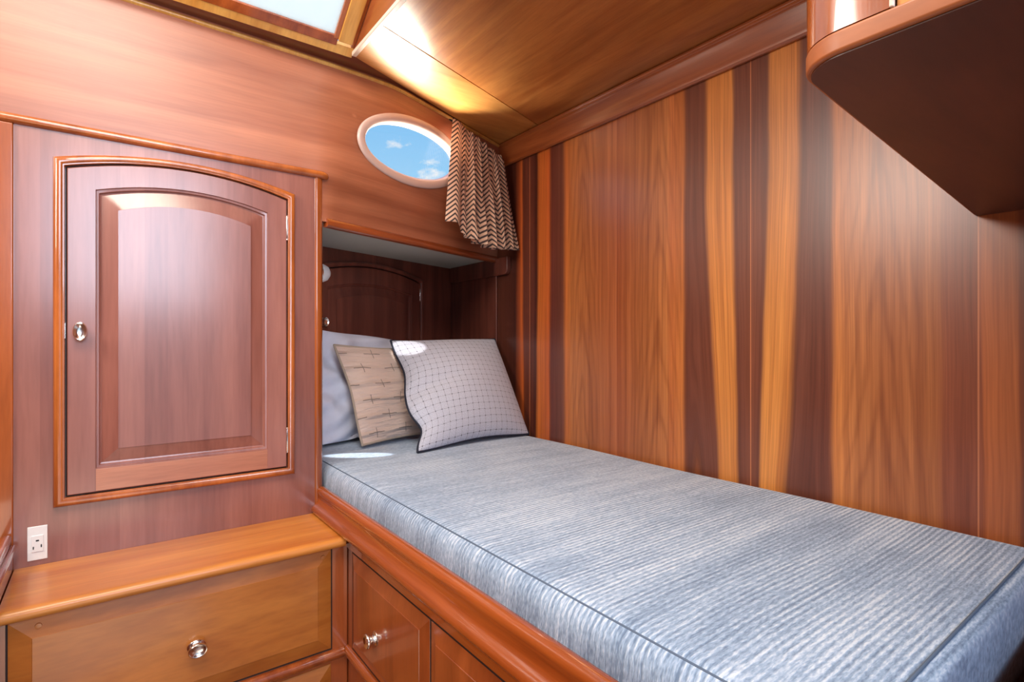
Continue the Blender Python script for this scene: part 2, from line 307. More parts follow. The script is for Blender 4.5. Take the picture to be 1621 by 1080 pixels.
def quilt_fabric():
    m, n, l, b = newmat('tan_quilted_satin'); mth, U, V, uv = uvmath(m, n, l)
    n1 = n.new('ShaderNodeTexNoise'); n1.inputs['Scale'].default_value = 5; n1.inputs['Detail'].default_value = 3; l.new(uv.outputs[0], n1.inputs['Vector'])
    w = mth('MULTIPLY', mth('SUBTRACT', n1.outputs[0], 0.5), 0.05)
    V2 = mth('MULTIPLY', mth('ADD', V, w), 6.0); row = mth('FLOOR', V2)
    U2 = mth('ADD', mth('MULTIPLY', mth('ADD', U, w), 3.2), mth('MULTIPLY', row, 0.5))
    dv = mth('ABSOLUTE', mth('SUBTRACT', mth('FRACT', V2), 0.5)); du = mth('ABSOLUTE', mth('SUBTRACT', mth('FRACT', U2), 0.5))
    hline = mth('MULTIPLY', mth('LESS_THAN', dv, 0.028), mth('LESS_THAN', du, 0.26))
    vline = mth('MULTIPLY', mth('LESS_THAN', du, 0.012), mth('LESS_THAN', dv, 0.30))
    line = mth('MAXIMUM', hline, vline)
    puff = mth('MINIMUM', mth('MULTIPLY', dv, 6.0), 1.0)
    mx = n.new('ShaderNodeMixRGB'); mx.inputs[1].default_value = srgb(216, 190, 176); mx.inputs[2].default_value = srgb(104, 88, 76)
    l.new(mth('MULTIPLY', line, 0.8), mx.inputs[0]); l.new(mx.outputs[0], b.inputs['Base Color'])
    b.inputs['Roughness'].default_value = 0.5; b.inputs['Sheen Weight'].default_value = 0.4
    wr = n.new('ShaderNodeTexNoise'); wr.inputs['Scale'].default_value = 1; wr.inputs['Detail'].default_value = 3
    mpp = n.new('ShaderNodeMapping'); mpp.inputs['Scale'].default_value = (5, 26, 1); l.new(uv.outputs[0], mpp.inputs[0]); l.new(mpp.outputs[0], wr.inputs['Vector'])
    h = mth('ADD', mth('MULTIPLY', puff, 0.6), mth('MULTIPLY', wr.outputs[0], 1.1))
    bp = n.new('ShaderNodeBump'); bp.inputs['Strength'].default_value = 0.9; bp.inputs['Distance'].default_value = 0.011
    l.new(h, bp.inputs['Height']); l.new(bp.outputs[0], b.inputs['Normal'])
    return m
def chevron_fabric():
    m, n, l, b = newmat('chevron_curtain_cloth'); mth, U, V, uv = uvmath(m, n, l)   # UV in metres of cloth
    tri = mth('MULTIPLY', mth('PINGPONG', U, 0.034), 0.92)
    s_ = mth('FRACT', mth('DIVIDE', mth('ADD', V, tri), 0.0188))
    st = mth('LESS_THAN', s_, 0.42)
    mx = n.new('ShaderNodeMixRGB'); mx.inputs[1].default_value = srgb(240, 204, 178); mx.inputs[2].default_value = srgb(84, 70, 70)
    l.new(st, mx.inputs[0]); l.new(mx.outputs[0], b.inputs['Base Color']); b.inputs['Roughness'].default_value = 0.9
    tr = n.new('ShaderNodeBsdfTranslucent'); l.new(mx.outputs[0], tr.inputs[0])
    ms = n.new('ShaderNodeMixShader'); ms.inputs[0].default_value = 0.25
    l.new(b.outputs[0], ms.inputs[1]); l.new(tr.outputs[0], ms.inputs[2]); l.new(ms.outputs[0], n['Material Output'].inputs[0])
    return m
M['grid'] = grid_fabric(); M['quilt'] = quilt_fabric(); M['chevron'] = chevron_fabric()
M['navy'] = plain('navy_piping', (30, 34, 52), 0.8)
M['tanpipe'] = plain('tan_piping', (176, 158, 142), 0.7)
M['linen'] = plain('white_pillow_cotton', (228, 230, 246), 0.85, bump=0.3, bscale=60)
def pane_mat():
    m, n, l, b = newmat('milky_hatch_pane'); n.remove(b)
    d = n.new('ShaderNodeBsdfTranslucent'); d.inputs[0].default_value = (0.95, 0.97, 0.92, 1)
    g = n.new('ShaderNodeBsdfDiffuse'); g.inputs[0].default_value = (0.85, 0.88, 0.80, 1)
    ms = n.new('ShaderNodeMixShader'); ms.inputs[0].default_value = 0.22
    l.new(d.outputs[0], ms.inputs[1]); l.new(g.outputs[0], ms.inputs[2]); l.new(ms.outputs[0], n['Material Output'].inputs[0])
    return m
M['pane'] = pane_mat()
def glass_mat():
    m, n, l, b = newmat('port_glass'); n.remove(b)
    d = n.new('ShaderNodeBsdfTransparent'); g = n.new('ShaderNodeBsdfGlossy'); g.inputs['Roughness'].default_value = 0.02
    ms = n.new('ShaderNodeMixShader'); ms.inputs[0].default_value = 0.04
    l.new(d.outputs[0], ms.inputs[1]); l.new(g.outputs[0], ms.inputs[2]); l.new(ms.outputs[0], n['Material Output'].inputs[0])
    return m
M['glass'] = glass_mat()

# ------------------------------------------------------------ object helpers (all coordinates in world metres)
def worg(o):
    v = Vector((0, 0, 0))
    while o is not None: v = v + Vector(o.location); o = o.parent
    return v
def link(name, me, mat, parent=None, smooth=False, uv=None):
    o = bpy.data.objects.new(name, me); COL.objects.link(o)
    if mat is not None: me.materials.append(M[mat])
    if parent is not None: o.parent = parent
    if smooth:
        for p in me.polygons: p.use_smooth = True
    return o
def mesh(name, verts, faces, mat, parent=None, smooth=False, bevel=0, seg=2, fix=True, angle=None):
    off = worg(parent)
    me = bpy.data.meshes.new(name); me.from_pydata([tuple(Vector(v)-off) for v in verts], [], faces); me.update()
    if fix:
        b = bmesh.new(); b.from_mesh(me); bmesh.ops.recalc_face_normals(b, faces=b.faces); b.to_mesh(me); b.free()
    o = link(name, me, mat, parent, smooth)
    if bevel: bev(o, bevel, seg)
    if angle is not None:
        for p in me.polygons: p.use_smooth = True
        me.set_sharp_from_angle(angle=math.radians(angle))
    return o
def bev(o, w, seg=2):
    md = o.modifiers.new('bevel', 'BEVEL'); md.width = w; md.segments = seg; md.limit_method = 'ANGLE'; md.angle_limit = math.radians(40)
    for p in o.data.polygons: p.use_smooth = True
    wn = o.modifiers.new('wn', 'WEIGHTED_NORMAL'); wn.keep_sharp = True
def box(name, x0, x1, y0, y1, z0, z1, mat, parent=None, bevel=0, seg=2):
    v = [(x, y, z) for x in (x0, x1) for y in (y0, y1) for z in (z0, z1)]
    f = [(0, 1, 3, 2), (4, 6, 7, 5), (0, 4, 5, 1), (2, 3, 7, 6), (0, 2, 6, 4), (1, 5, 7, 3)]
    return mesh(name, v, f, mat, parent, bevel=bevel, seg=seg)
def prism(name, pts, f3, a, b_, mat, parent=None, bevel=0, seg=2):     # pts 2-D polygon; f3(p,t) -> 3-D
    n_ = len(pts); v = [f3(p, a) for p in pts]+[f3(p, b_) for p in pts]
    f = [tuple(range(n_)), tuple(range(n_, 2*n_))]+[(i, (i+1) % n_, n_+(i+1) % n_, n_+i) for i in range(n_)]
    return mesh(name, v, f, mat, parent, bevel=bevel, seg=seg)
def sweep(name, path, prof, mat, parent=None, up=(0, 0, 1), closed=False, cap=True, angle=50):
    # prof: 2-D points (side, up) swept along path; side = tangent x up
    P = [Vector(p) for p in path]; n_ = len(P); k = len(prof); V = []; up = Vector(up)
    for i in range(n_):
        if closed: a, c = P[(i-1) % n_], P[(i+1) % n_]
        else: a, c = P[max(i-1, 0)], P[min(i+1, n_-1)]
        t1 = (P[i]-a) if (closed or i > 0) else (c-P[i]); t2 = (c-P[i]) if (closed or i < n_-1) else t1
        t1 = t1.normalized(); t2 = t2.normalized(); t = (t1+t2).normalized()
        s_ = t.cross(up).normalized(); u2 = s_.cross(t).normalized()
        # mitre scale when the turn is inside the plane normal to up
        cosb = max(0.35, math.sqrt(max(0, (1+t1.dot(t2))/2)))
        s1 = 1.0/cosb
        for (p, q) in prof: V.append(P[i]+s_*p*s1+u2*q)
    F = []
    for i in range(n_ if closed else n_-1):
        j = (i+1) % n_
        for a in range(k):
            b2 = (a+1) % k; F.append((i*k+a, i*k+b2, j*k+b2, j*k+a))
    if not closed and cap: F.append(tuple(range(k))); F.append(tuple(range((n_-1)*k, n_*k)))
    return mesh(name, V, F, mat, parent, angle=angle)
def tube(name, path, r, mat, parent=None, closed=False, seg=8):
    # parallel-frame tube
    P = [Vector(p) for p in path]; n_ = len(P); V = []; prev = None
    for i in range(n_):
        a = P[(i-1) % n_] if (closed or i > 0) else P[i]; c = P[(i+1) % n_] if (closed or i < n_-1) else P[i]
        t = (c-a).normalized()
        if prev is None: prev = t.orthogonal().normalized()
        s_ = (prev-t*prev.dot(t)).normalized(); prev = s_; u2 = t.cross(s_)
        for j in range(seg): an = 2*PI*j/seg; V.append(P[i]+(s_*math.cos(an)+u2*math.sin(an))*r)
    F = []
    for i in range(n_ if closed else n_-1):
        jn = (i+1) % n_
        for a in range(seg): F.append((i*seg+a, i*seg+(a+1) % seg, jn*seg+(a+1) % seg, jn*seg+a))
    if not closed: F.append(tuple(range(seg))); F.append(tuple(range((n_-1)*seg, n_*seg)))
    return mesh(name, V, F, mat, parent, smooth=True)
def lathe(name, c, axis, prof, mat, parent=None, sx=1.0, sy=1.0, seg=28, upv=(0, 0, 1)):
    # prof: (radius, distance along axis)
    A = Vector(axis).normalized(); U = Vector(upv); R = A.cross(U).normalized(); U = R.cross(A).normalized(); C = Vector(c); V = []; F = []
    for (r, h) in prof:
        for j in range(seg): an = 2*PI*j/seg; V.append(C+A*h+R*(math.cos(an)*r*sx)+U*(math.sin(an)*r*sy))
    for i in range(len(prof)-1):
        for j in range(seg): F.append((i*seg+j, i*seg+(j+1) % seg, (i+1)*seg+(j+1) % seg, (i+1)*seg+j))
    F.append(tuple(range(seg))); F.append(tuple(range((len(prof)-1)*seg, len(prof)*seg)))
    return mesh(name, V, F, mat, parent, angle=50)
def root(name, loc, label, cat, group=None):
    o = bpy.data.objects.new(name, None); COL.objects.link(o); o.location = loc; o.empty_display_size = 0.05
    o['label'] = label; o['category'] = cat
    if group: o['group'] = group
    return o
def struct(o): o['kind'] = 'structure'; return o
def tag(o, label, cat): o['label'] = label; o['category'] = cat; return o

def arch_loop(x0, x1, z0, zc, sag, n_=20):
    # closed loop: bottom-left, bottom-right, then over the arch from right to left
    L_ = [(x0, z0), (x1, z0)]; w = (x1-x0)/2; xm = (x0+x1)/2
    for i in range(n_+1):
        a = 1-2*i/n_; L_.append((xm+w*a, zc+sag*(1-a*a)))
    return L_
def rings(name, loops, f3, mat, parent, cap_last=True, cap_first=False, angle=30):
    # loops: list of (2-D loop, depth); bridged in order
    V = []; F = []; k = len(loops[0][0])
    for lp, d in loops: V += [f3(p, d) for p in lp]
    for i in range(len(loops)-1):
        for a in range(k): b2 = (a+1) % k; F.append((i*k+a, i*k+b2, (i+1)*k+b2, (i+1)*k+a))
    if cap_last: F.append(tuple(range((len(loops)-1)*k, len(loops)*k)))
    if cap_first: F.append(tuple(range(k)))
    return mesh(name, V, F, mat, parent, angle=angle)

# ------------------------------------------------------------ room shell
YL = 1.553          # locker face
XW = 1.32           # long berth wall
ZC = 1.97           # headliner
LS = -0.154         # left return
Dp = (math.cos(math.radians(19.7)), math.sin(math.radians(19.7)))

struct(box('floor', -1.2, 1.4, -1.25, 2.4, -0.03, 0.0, 'floor'))
struct(prism('wall_right', [(-1.25, 0.0), (2.26, 0.0), (2.26, 1.515), (1.86, 1.515), (1.86, 1.99), (-1.25, 1.99)], lambda p, t: (t, p[0], p[1]), XW, XW+0.03, 'berthwall'))
struct(box('wall_left', -0.34, LS, 1.546, 1.568, 0.0, 1.6225, 'post', bevel=0.003))
struct(box('wall_back_left', -1.2, -0.15, -1.25, -1.2, 0.0, 2.6, 'back'))
struct(box('wall_back_right', 0.75, 1.32, -1.25, -1.2, 0.0, 2.6, 'back'))
struct(box('wall_port_side', -1.23, -1.2, -1.25, 1.62, 0.0, 2.6, 'back'))
struct(box('wall_passage', -1.2, -0.34, 1.60, 1.63, 0.0, 2.6, 'back'))

# upper wall with the port: ruled sheet between a bottom and a top curve
def lerp(a, b_, t): return a+(b_-a)*t
BOT = [(-0.5, 1.574), (0.20, 1.570), (0.42, 1.563), (0.50, 1.5565), (0.56, 1.577), (0.66, 1.612), (0.80, 1.662), (1.00, 1.734), (1.324, 1.850)]
TOP = [(-0.5, 1.550), (0.20, 1.560), (0.42, 1.565), (0.55, 1.570), (0.66, 1.577), (0.75, 1.591), (0.87, 1.636), (1.05, 1.705), (1.324, 1.814)]
def curve_at(C, t):
    # piecewise by normalised index with smoothing
    f = t*(len(C)-1); i = min(int(f), len(C)-2); u = f-i
    p0 = C[max(i-1, 0)]; p1 = C[i]; p2 = C[i+1]; p3 = C[min(i+2, len(C)-1)]
    return tuple(0.5*(2*p1[k]+(p2[k]-p0[k])*u+(2*p0[k]-5*p1[k]+4*p2[k]-p3[k])*u*u+(3*p1[k]-p0[k]-3*p2[k]+p3[k])*u**3) for k in (0, 1))
def wallpt(t, z, out=0.0):
    b_ = curve_at(BOT, t); a = curve_at(TOP, t); s_ = (z-1.503)/(1.97-1.503)
    return (lerp(b_[0], a[0], s_), lerp(b_[1], a[1], s_)+out, z)
nu, nv = 96, 12; V = []; F = []
for side in (0, 1):
    for i in range(nu+1):
        for j in range(nv+1):
            p = wallpt(i/nu, 1.503+(1.9915-1.503)*j/nv, 0.02 if side else 0); V.append(p)
q = (nu+1)*(nv+1)
for i in range(nu):
    for j in range(nv):
        a = i*(nv+1)+j; F.append((a, a+1, a+nv+2, a+nv+1)); F.append((q+a, q+a+nv+1, q+a+nv+2, q+a+1))
for i in range(nu):
    a = i*(nv+1); F.append((a, a+nv+1, q+a+nv+1, q+a)); a += nv; F.append((a, q+a, q+a+nv+1, a+nv+1))
for j in range(nv):
    F.append((j, q+j, q+j+1, j+1)); a = nu*(nv+1)+j; F.append((a, a+1, q+a+1, q+a))
upper = mesh('wall_outboard', V, F, 'upper_wall', angle=40)
# port opening frame of reference
PC = Vector((0.838, 1.6445, 1.7945)); PD = Vector((0.9385, 0.3453, 0)).normalized(); PU = Vector((0.035, -0.094, 1)).normalized()
PU = (PU-PD*PU.dot(PD)).normalized(); PN = PD.cross(PU).normalized()      # PN points inboard/outboard
if PN.y > 0: PN = -PN                                                       # inboard
tilt = math.radians(5)
PA = PD*math.cos(tilt)+PU*math.sin(tilt); PB = -PD*math.sin(tilt)+PU*math.cos(tilt)
def ell(a, b_, k, d): an = 2*PI*k/72; return PC+PA*(a*math.cos(an))+PB*(b_*math.sin(an))+PN*d
V = [ell(0.232, 0.094, k, d) for d in (-0.12, 0.12) for k in range(72)]
F = [tuple(range(72)), tuple(range(72, 144))]+[(k, (k+1) % 72, 72+(k+1) % 72, 72+k) for k in range(72)]
cut = mesh('cutter', V, F, None)
md = upper.modifiers.new('hole', 'BOOLEAN'); md.object = cut; md.operation = 'DIFFERENCE'; md.solver = 'EXACT'
dg = bpy.context.evaluated_depsgraph_get(); nm = bpy.data.meshes.new_from_object(upper.evaluated_get(dg))
upper.modifiers.clear(); upper.data = nm; bpy.data.objects.remove(cut)
for p in nm.polygons: p.use_smooth = False
nm.set_sharp_from_angle(angle=math.radians(40))
for p in nm.polygons: p.use_smooth = True
struct(upper)
# port: cream ring flush on the wall, deep reveal, glass
port = root('porthole', tuple(PC-PN*0.02), 'oval porthole with a cream surround, showing blue sky and clouds', 'porthole')
prof = [(0.250, 0.112, -0.004), (0.250, 0.112, 0.003), (0.246, 0.108, 0.0055), (0.226, 0.088, 0.004), (0.219, 0.081, -0.003), (0.2165, 0.079, -0.010), (0.2165, 0.079, -0.024), (0.232, 0.094, -0.024), (0.232, 0.094, -0.004)]
V = [ell(a, b_, k, d) for (a, b_, d) in prof for k in range(72)]; np_ = len(prof)
F = [(i*72+k, i*72+(k+1) % 72, ((i+1) % np_)*72+(k+1) % 72, ((i+1) % np_)*72+k) for i in range(np_) for k in range(72)]
mesh('frame', V, F, 'portring', port, angle=60)
V = [ell(0.216, 0.079, k, d) for d in (-0.015, -0.020) for k in range(72)]
F = [tuple(range(72)), tuple(range(72, 144))]+[(k, (k+1) % 72, 72+(k+1) % 72, 72+k) for k in range(72)]
mesh('glass_pane', V, F, 'glass', port)

# lower nosing of the upper wall over the berth alcove
def along(C, z, xs, out):
    r = []
    for i in range(40):
        t = 0.36+0.64*i/39; p = curve_at(C, t)
        if p[0] >= xs: r.append((p[0], p[1]+out, z))
    return r
pth = along(BOT, 1.500, 0.5035, -0.002); pth[-1] = (1.319, 1.8465, 1.500)
sweep('trim_1', pth, [(-0.018, -0.011), (0.002, -0.011), (0.006, -0.008), (0.008, -0.002), (0.006, 0.004), (0.004, 0.010), (0.0015, 0.013), (-0.018, 0.013)], 'nosing', angle=60)
struct(bpy.data.objects['trim_1'])
# top light bead where the wall meets the headliner
pth = [(curve_at(TOP, i/60)[0], curve_at(TOP, i/60)[1]-0.003, 1.963) for i in range(61)]; pth[-1] = (1.318, 1.809, 1.963)
struct(sweep('trim_2', pth, [(-0.006, -0.006), (0.003, -0.004), (0.0045, 0.0), (0.003, 0.004), (-0.006, 0.007)], 'hatchgold', angle=60))

# headliner: outboard panel, inboard panel, dark margin over the locker
E0 = (0.562, 1.492); E1 = (1.345, 1.826); S0 = (0.562, 1.299); S1 = (1.345, 1.570)
def flat(name, pts, z0, z1, mat, bevel=0.0): return prism(name, pts, lambda p, t: (p[0], p[1], t), z0, z1, mat, bevel=bevel)
struct(flat('ceiling_outboard', [(E0[0], E0[1]), (XW, E1[1]-.010), (XW, S1[1]-.006), (S0[0], S0[1]+.003)], ZC, ZC+0.012, 'ceiling2', 0.001))
struct(flat('ceiling', [(S0[0], S0[1]), (XW, S1[1]-.0095), (XW, -1.25), (0.562, -1.25)], ZC, ZC+0.012, 'ceiling', 0.001))
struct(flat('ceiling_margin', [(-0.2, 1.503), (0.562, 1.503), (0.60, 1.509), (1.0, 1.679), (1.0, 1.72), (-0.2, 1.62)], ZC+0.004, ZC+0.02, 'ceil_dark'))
struct(flat('ceiling_backing', [(0.575, -1.25), (1.36, -1.25), (1.345, 1.845), (0.75, 1.622), (0.575, 1.60)], ZC+0.021, ZC+0.03, 'gap'))
for (px_, py_) in ((0.790, 1.367+.004), (1.046, 1.459+.004), (0.566, 1.20)):
    lathe('ceiling_screw', (px_, py_-0.004, ZC+0.0005), (0, 0, -1), [(0.0028, 0), (0.0026, 0.001), (0.0012, 0.0016)], 'black', bpy.data.objects['ceiling'], seg=10)
# hatch trunk: vertical side at the edge of the headliner, sloped frame rising inboard (towards -Y)
KS = 0.65
def slope(x_, y_, d=0.0): return (x_, y_-d*0.545, 1.975+(1.49-y_)*KS-d*0.838)     # d = distance proud of the slope, inboard/down
tr = mesh('trim_3', [(0.562, 1.492, 1.970), (0.562, 0.30, 1.970), (0.562, 0.30, 2.76), (0.562, 1.492, 1.99), (0.574, 1.492, 1.982), (0.574, 0.30, 1.982), (0.574, 0.30, 2.76), (0.574, 1.492, 1.99)],
          [(0, 1, 2, 3), (4, 5, 6, 7), (0, 1, 5, 4), (1, 2, 6, 5), (2, 3, 7, 6), (3, 0, 4, 7)], 'beam'); struct(tr)
struct(box('trim_4', 0.5585, 0.5715, -1.2, 1.492, ZC-0.0025, ZC+0.010, 'cream', bevel=0.002))
struct(mesh('trim_5', [(-0.2, 1.503, 1.968), (0.562, 1.503, 1.968), (0.562, 1.481, 1.983), (-0.2, 1.481, 1.983), (-0.2, 1.503, 1.985), (0.562, 1.503, 1.985), (0.562, 1.486, 1.995), (-0.2, 1.486, 1.995)],
            [(0, 1, 2, 3), (4, 5, 6, 7), (0, 1, 5, 4), (1, 2, 6, 5), (2, 3, 7, 6), (3, 0, 4, 7)], 'hatchgold'))
def slab(name, x0, x1, ya, yb, d0, d1, mat, parent=None, bevel=0.0015):
    V = [slope(x_, y_, d) for x_ in (x0, x1) for y_ in (ya, yb) for d in (d0, d1)]
    f = [(0, 1, 3, 2), (4, 6, 7, 5), (0, 4, 5, 1), (2, 3, 7, 6), (0, 2, 6, 4), (1, 5, 7, 3)]
    return mesh(name, V, f, mat, parent, bevel=bevel)
hatch = root('skylight_hatch', (0.18, 1.475, 1.985), 'sloped skylight with a milky white pane in a golden wood frame, above the tall locker', 'skylight')
slab('bottom_rail', -0.35, 0.512, 1.484, 1.462, -0.012, 0.000, 'bedwood', hatch)
slab('side_rail', 0.5125, 0.552, 1.4715, 0.50, -0.010, 0.004, 'hatchgold', hatch, 0.003)
slab('side_bead', 0.500, 0.5125, 1.468, 0.50, -0.012, 0.001, 'beam', hatch)
slab('left_rail', -0.40, -0.352, 1.484, 0.50, -0.012, 0.004, 'hatchgold', hatch)
slab('top_rail', -0.35, 0.512, 0.54, 0.50, -0.012, 0.004, 'hatchgold', hatch)
slab('pane', -0.352, 0.506, 1.470, 0.54, -0.012, -0.007, 'pane', hatch, 0)
slab('gasket', 0.5525, 0.5615, 1.4865, 0.50, -0.012, -0.004, 'bedwood', hatch, 0)
struct(mesh('ceiling_slope', [slope(x_, y_, d) for x_ in (-1.22, -0.402) for y_ in (1.62, 0.48) for d in (-0.012, 0.0)], [(0, 1, 3, 2), (4, 6, 7, 5), (0, 4, 5, 1), (2, 3, 7, 6), (0, 2, 6, 4), (1, 5, 7, 3)], 'back'))
# rest of deckhouse roof over the cabin
struct(mesh('ceiling_deckhouse', [(-1.2, 0.5, 2.618), (0.562, 0.5, 2.618), (0.562, -1.25, 2.618), (-1.2, -1.25, 2.618), (-1.2, 0.5, 2.64), (0.562, 0.5, 2.64), (0.562, -1.25, 2.64), (-1.2, -1.25, 2.64)],
            [(0, 1, 2, 3), (4, 5, 6, 7), (0, 1, 5, 4), (1, 2, 6, 5), (2, 3, 7, 6), (3, 0, 4, 7)], 'back'))
struct(box('trim_6', 0.562, 0.574, -1.25, 0.30, 1.982, 2.62, 'beam'))

# beam along the top of the long wall
prof_b = [(XW, 1.878), (XW-0.012, 1.876), (XW-0.018, 1.880), (XW-0.020, 1.888), (XW-0.020, 1.940), (XW-0.0225, 1.944), (XW-0.0225, 1.953), (XW-0.027, 1.957), (XW-0.0285, 1.962), (XW-0.027, 1.967), (XW-0.022, 1.9695), (XW, 1.9695)]
V = [(p[0], y_, p[1]) for y_ in (0.06, 1.812) for p in prof_b]; k = len(prof_b)
F = [tuple(range(k)), tuple(range(k, 2*k))]+[(i, (i+1) % k, k+(i+1) % k, k+i) for i in range(k)]
struct(mesh('trim_7', V, F, 'beam', angle=35))

# berth alcove: side of locker, angled back wall with its door, white soffit, right lining with cleat
OB = Vector((0.50, 1.9255, 0))
def bk(u, w, z): return (OB.x+Dp[0]*u-Dp[1]*(-w), OB.y+Dp[1]*u-Dp[0]*w, z)       # w = towards the berth
def bk(u, w, z): return (OB.x+Dp[0]*u+Dp[1]*w, OB.y+Dp[1]*u-Dp[0]*w, z)
V = [bk(u, w, z) for u in (-0.02, 0.868) for w in (-0.02, 0) for z in (0.3, 1.512)]
f8 = [(0, 1, 3, 2), (4, 6, 7, 5), (0, 4, 5, 1), (2, 3, 7, 6), (0, 2, 6, 4), (1, 5, 7, 3)]
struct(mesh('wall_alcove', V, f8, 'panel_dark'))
struct(flat('ceiling_alcove', [(0.5, 1.569), (0.56, 1.588), (0.66, 1.623), (1.319, 1.858), (1.319, 2.24), (0.5, 1.95)], 1.503, 1.513, 'white_soffit'))
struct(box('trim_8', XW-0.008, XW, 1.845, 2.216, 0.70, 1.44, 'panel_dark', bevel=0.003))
# cleat with a rounded lower front corner
pts = [(2.205, 1.503), (2.205, 1.432)]+[(1.775+0.0-0.022*math.sin(a), 1.452-0.022*math.cos(a)+0.002) for a in [i*PI/2/8 for i in range(9)]]+[(1.753, 1.503)]
struct(prism('trim_9', pts, lambda p, t: (t, p[0], p[1]), XW-0.020, XW, 'panel_dark', bevel=0.003, seg=3))

# ------------------------------------------------------------ raised panel doors
def raised_door(name, x0, x1, z0, z1, sag, ox0, ox1, oz0, oz1, osag, bevw, f3, mat, parent, th=0.0095, topbev=None):
    # leaf outline, opening outline, field inset by bevw ; f3(p, depth) depth>0 towards viewer
    tb = topbev or bevw
    A = arch_loop
    Ls = [(A(x0, x1, z0, z1, sag), -th), (A(x0, x1, z0, z1, sag), -0.0015), (A(x0+.0015, x1-.0015, z0+.0015, z1-.0015, sag), 0.0),
          (A(ox0, ox1, oz0, oz1, osag), 0.0), (A(ox0+.0015, ox1-.0015, oz0+.0015, oz1-.0015, osag), -0.003),
          (A(ox0+.006, ox1-.006, oz0+.006, oz1-.006, osag), -0.004), (A(ox0+.008, ox1-.008, oz0+.008, oz1-.008, osag), -0.0085),
          (A(ox0+.011, ox1-.011, oz0+.011, oz1-.011, osag), -0.0095),
          (A(ox0+bevw, ox1-bevw, oz0+bevw, oz1-tb, osag*0.9), -0.0015), (A(ox0+bevw+.0005, ox1-bevw-.0005, oz0+bevw+.0005, oz1-tb-.0005, osag*0.9), 0.0)]
    return rings(name, Ls, f3, mat, parent, cap_first=True, angle=20)
def frame_mould(name, ix0, ix1, iz0, iz1, isag, w, f3, mat, parent, h=0.011):
    A = arch_loop; n_ = 24
    def lp(o, r=0): return A(ix0-o, ix1+o, iz0-o, iz1+o*0.9, isag, n_)
    Ls = [(lp(0), -0.002), (lp(0), h*0.70), (lp(w*.06), h*0.80), (lp(w*0.16), h*0.82), (lp(w*0.20), h*0.90), (lp(w*0.36), h*0.985), (lp(w*0.52), h), (lp(w*0.68), h*0.95), (lp(w*0.82), h*0.82), (lp(w*0.93), h*0.58), (lp(w*0.98), h*.3), (lp(w), 0.0)]
    return rings(name, Ls, f3, mat, parent, cap_last=False, angle=35)
def knob(parent, c, axis, sx, sy, upv=(0, 0, 1), name='knob', mat='chrome'):
    return lathe(name, c, axis, [(0.0150, 0.0), (0.0155, 0.0015), (0.0145, 0.003), (0.0100, 0.0045), (0.0085, 0.009), (0.0095, 0.013), (0.0140, 0.0165), (0.0160, 0.0195), (0.0160, 0.0225), (0.0145, 0.0240), (0.0125, 0.0235), (0.0110, 0.0215), (0.0050, 0.0205)], mat, parent, sx=sx, sy=sy, upv=upv)

# ------------------------------------------------------------ tall locker
lk = root('wall_locker', (0.17, YL, 0.674), 'tall cherry locker with an arched raised-panel door beside the berth', 'locker')
# carcass: face sheet with the door hole left solid behind (door and frame sit in front)
box('face_panel', LS, 0.4745, YL, YL+0.018, 0.600, 1.634, 'locker', lk)
box('side_panel', 0.486, 0.4995, YL+0.012, 1.945, 0.30, 1.500, 'panel_dark', lk)
box('carcass', LS+0.01, 0.485, YL+0.0185, 1.93, 0.30, 1.499, 'panel_dark', lk)
# rounded corner post
pts = [(0.4745, YL+0.016), (0.4745, YL-0.001), (0.477, YL-0.003)]+[(0.4805+0.020*math.sin(a), YL-0.004+0.020*(1-math.cos(a))) for a in [i*PI/2/10 for i in range(11)]]+[(0.5005, YL+0.05), (0.486, YL+0.05), (0.486, YL+0.016)]
V = [(p[0], p[1], z) for z in (0.640, 1.626) for p in pts]; k = len(pts)
F = [tuple(range(k)), tuple(range(k, 2*k))]+[(i, (i+1) % k, k+(i+1) % k, k+i) for i in range(k)]
mesh('corner_post', V, F, 'post', lk, angle=35)
# top bullnose moulding, turning the corner
r_ = 0.0105
hp = [(-0.014, -r_)]+[(r_*1.15*math.cos(a)-0.000, r_*math.sin(a)) for a in [(-PI/2)+i*PI/10 for i in range(11)]]+[(-0.014, r_)]
path = [(-0.34, YL-0.002, 1.633), (0.30, YL-0.002, 1.633), (0.486, YL-0.002, 1.633)]+[(0.488+0.018*math.sin(a), YL-0.002+0.018*(1-math.cos(a)), 1.633) for a in [i*PI/2/8 for i in range(1, 9)]]+[(0.506, YL+0.022, 1.633)]
sweep('top_moulding', path, hp, 'moulding', lk, angle=50)
fy = lambda p, d: (p[0], YL-d, p[1])
fd = lambda p, d: (p[0], YL-0.0105-d, p[1])
dr = raised_door('door', -0.066, 0.396, 0.818, 1.543, 0.036, -0.016, 0.348, 0.871, 1.503, 0.028, 0.041, fd, 'locker', lk)
dr['label'] = 'arched raised-panel door'
rings('door_gap', [(arch_loop(-0.0695, 0.3990, 0.8145, 1.546, 0.036, 24), 0.0015), (arch_loop(-0.0645, 0.3945, 0.8195, 1.541, 0.036, 24), 0.0015)], fy, 'gap', lk, cap_last=False)
rl = box('bottom_rail', -0.0155, 0.3475, YL-0.0111, YL-0.0100, 0.8200, 0.8695, 'locker_rail', dr, bevel=0.0004)
frame_mould('door_frame', -0.0700, 0.3995, 0.8140, 1.5465, 0.036, 0.0205, fy, 'moulding', lk, 0.0165)
knob(dr, (-0.043, YL-0.0105, 1.181), (0, -1, 0), 0.80, 1.32)
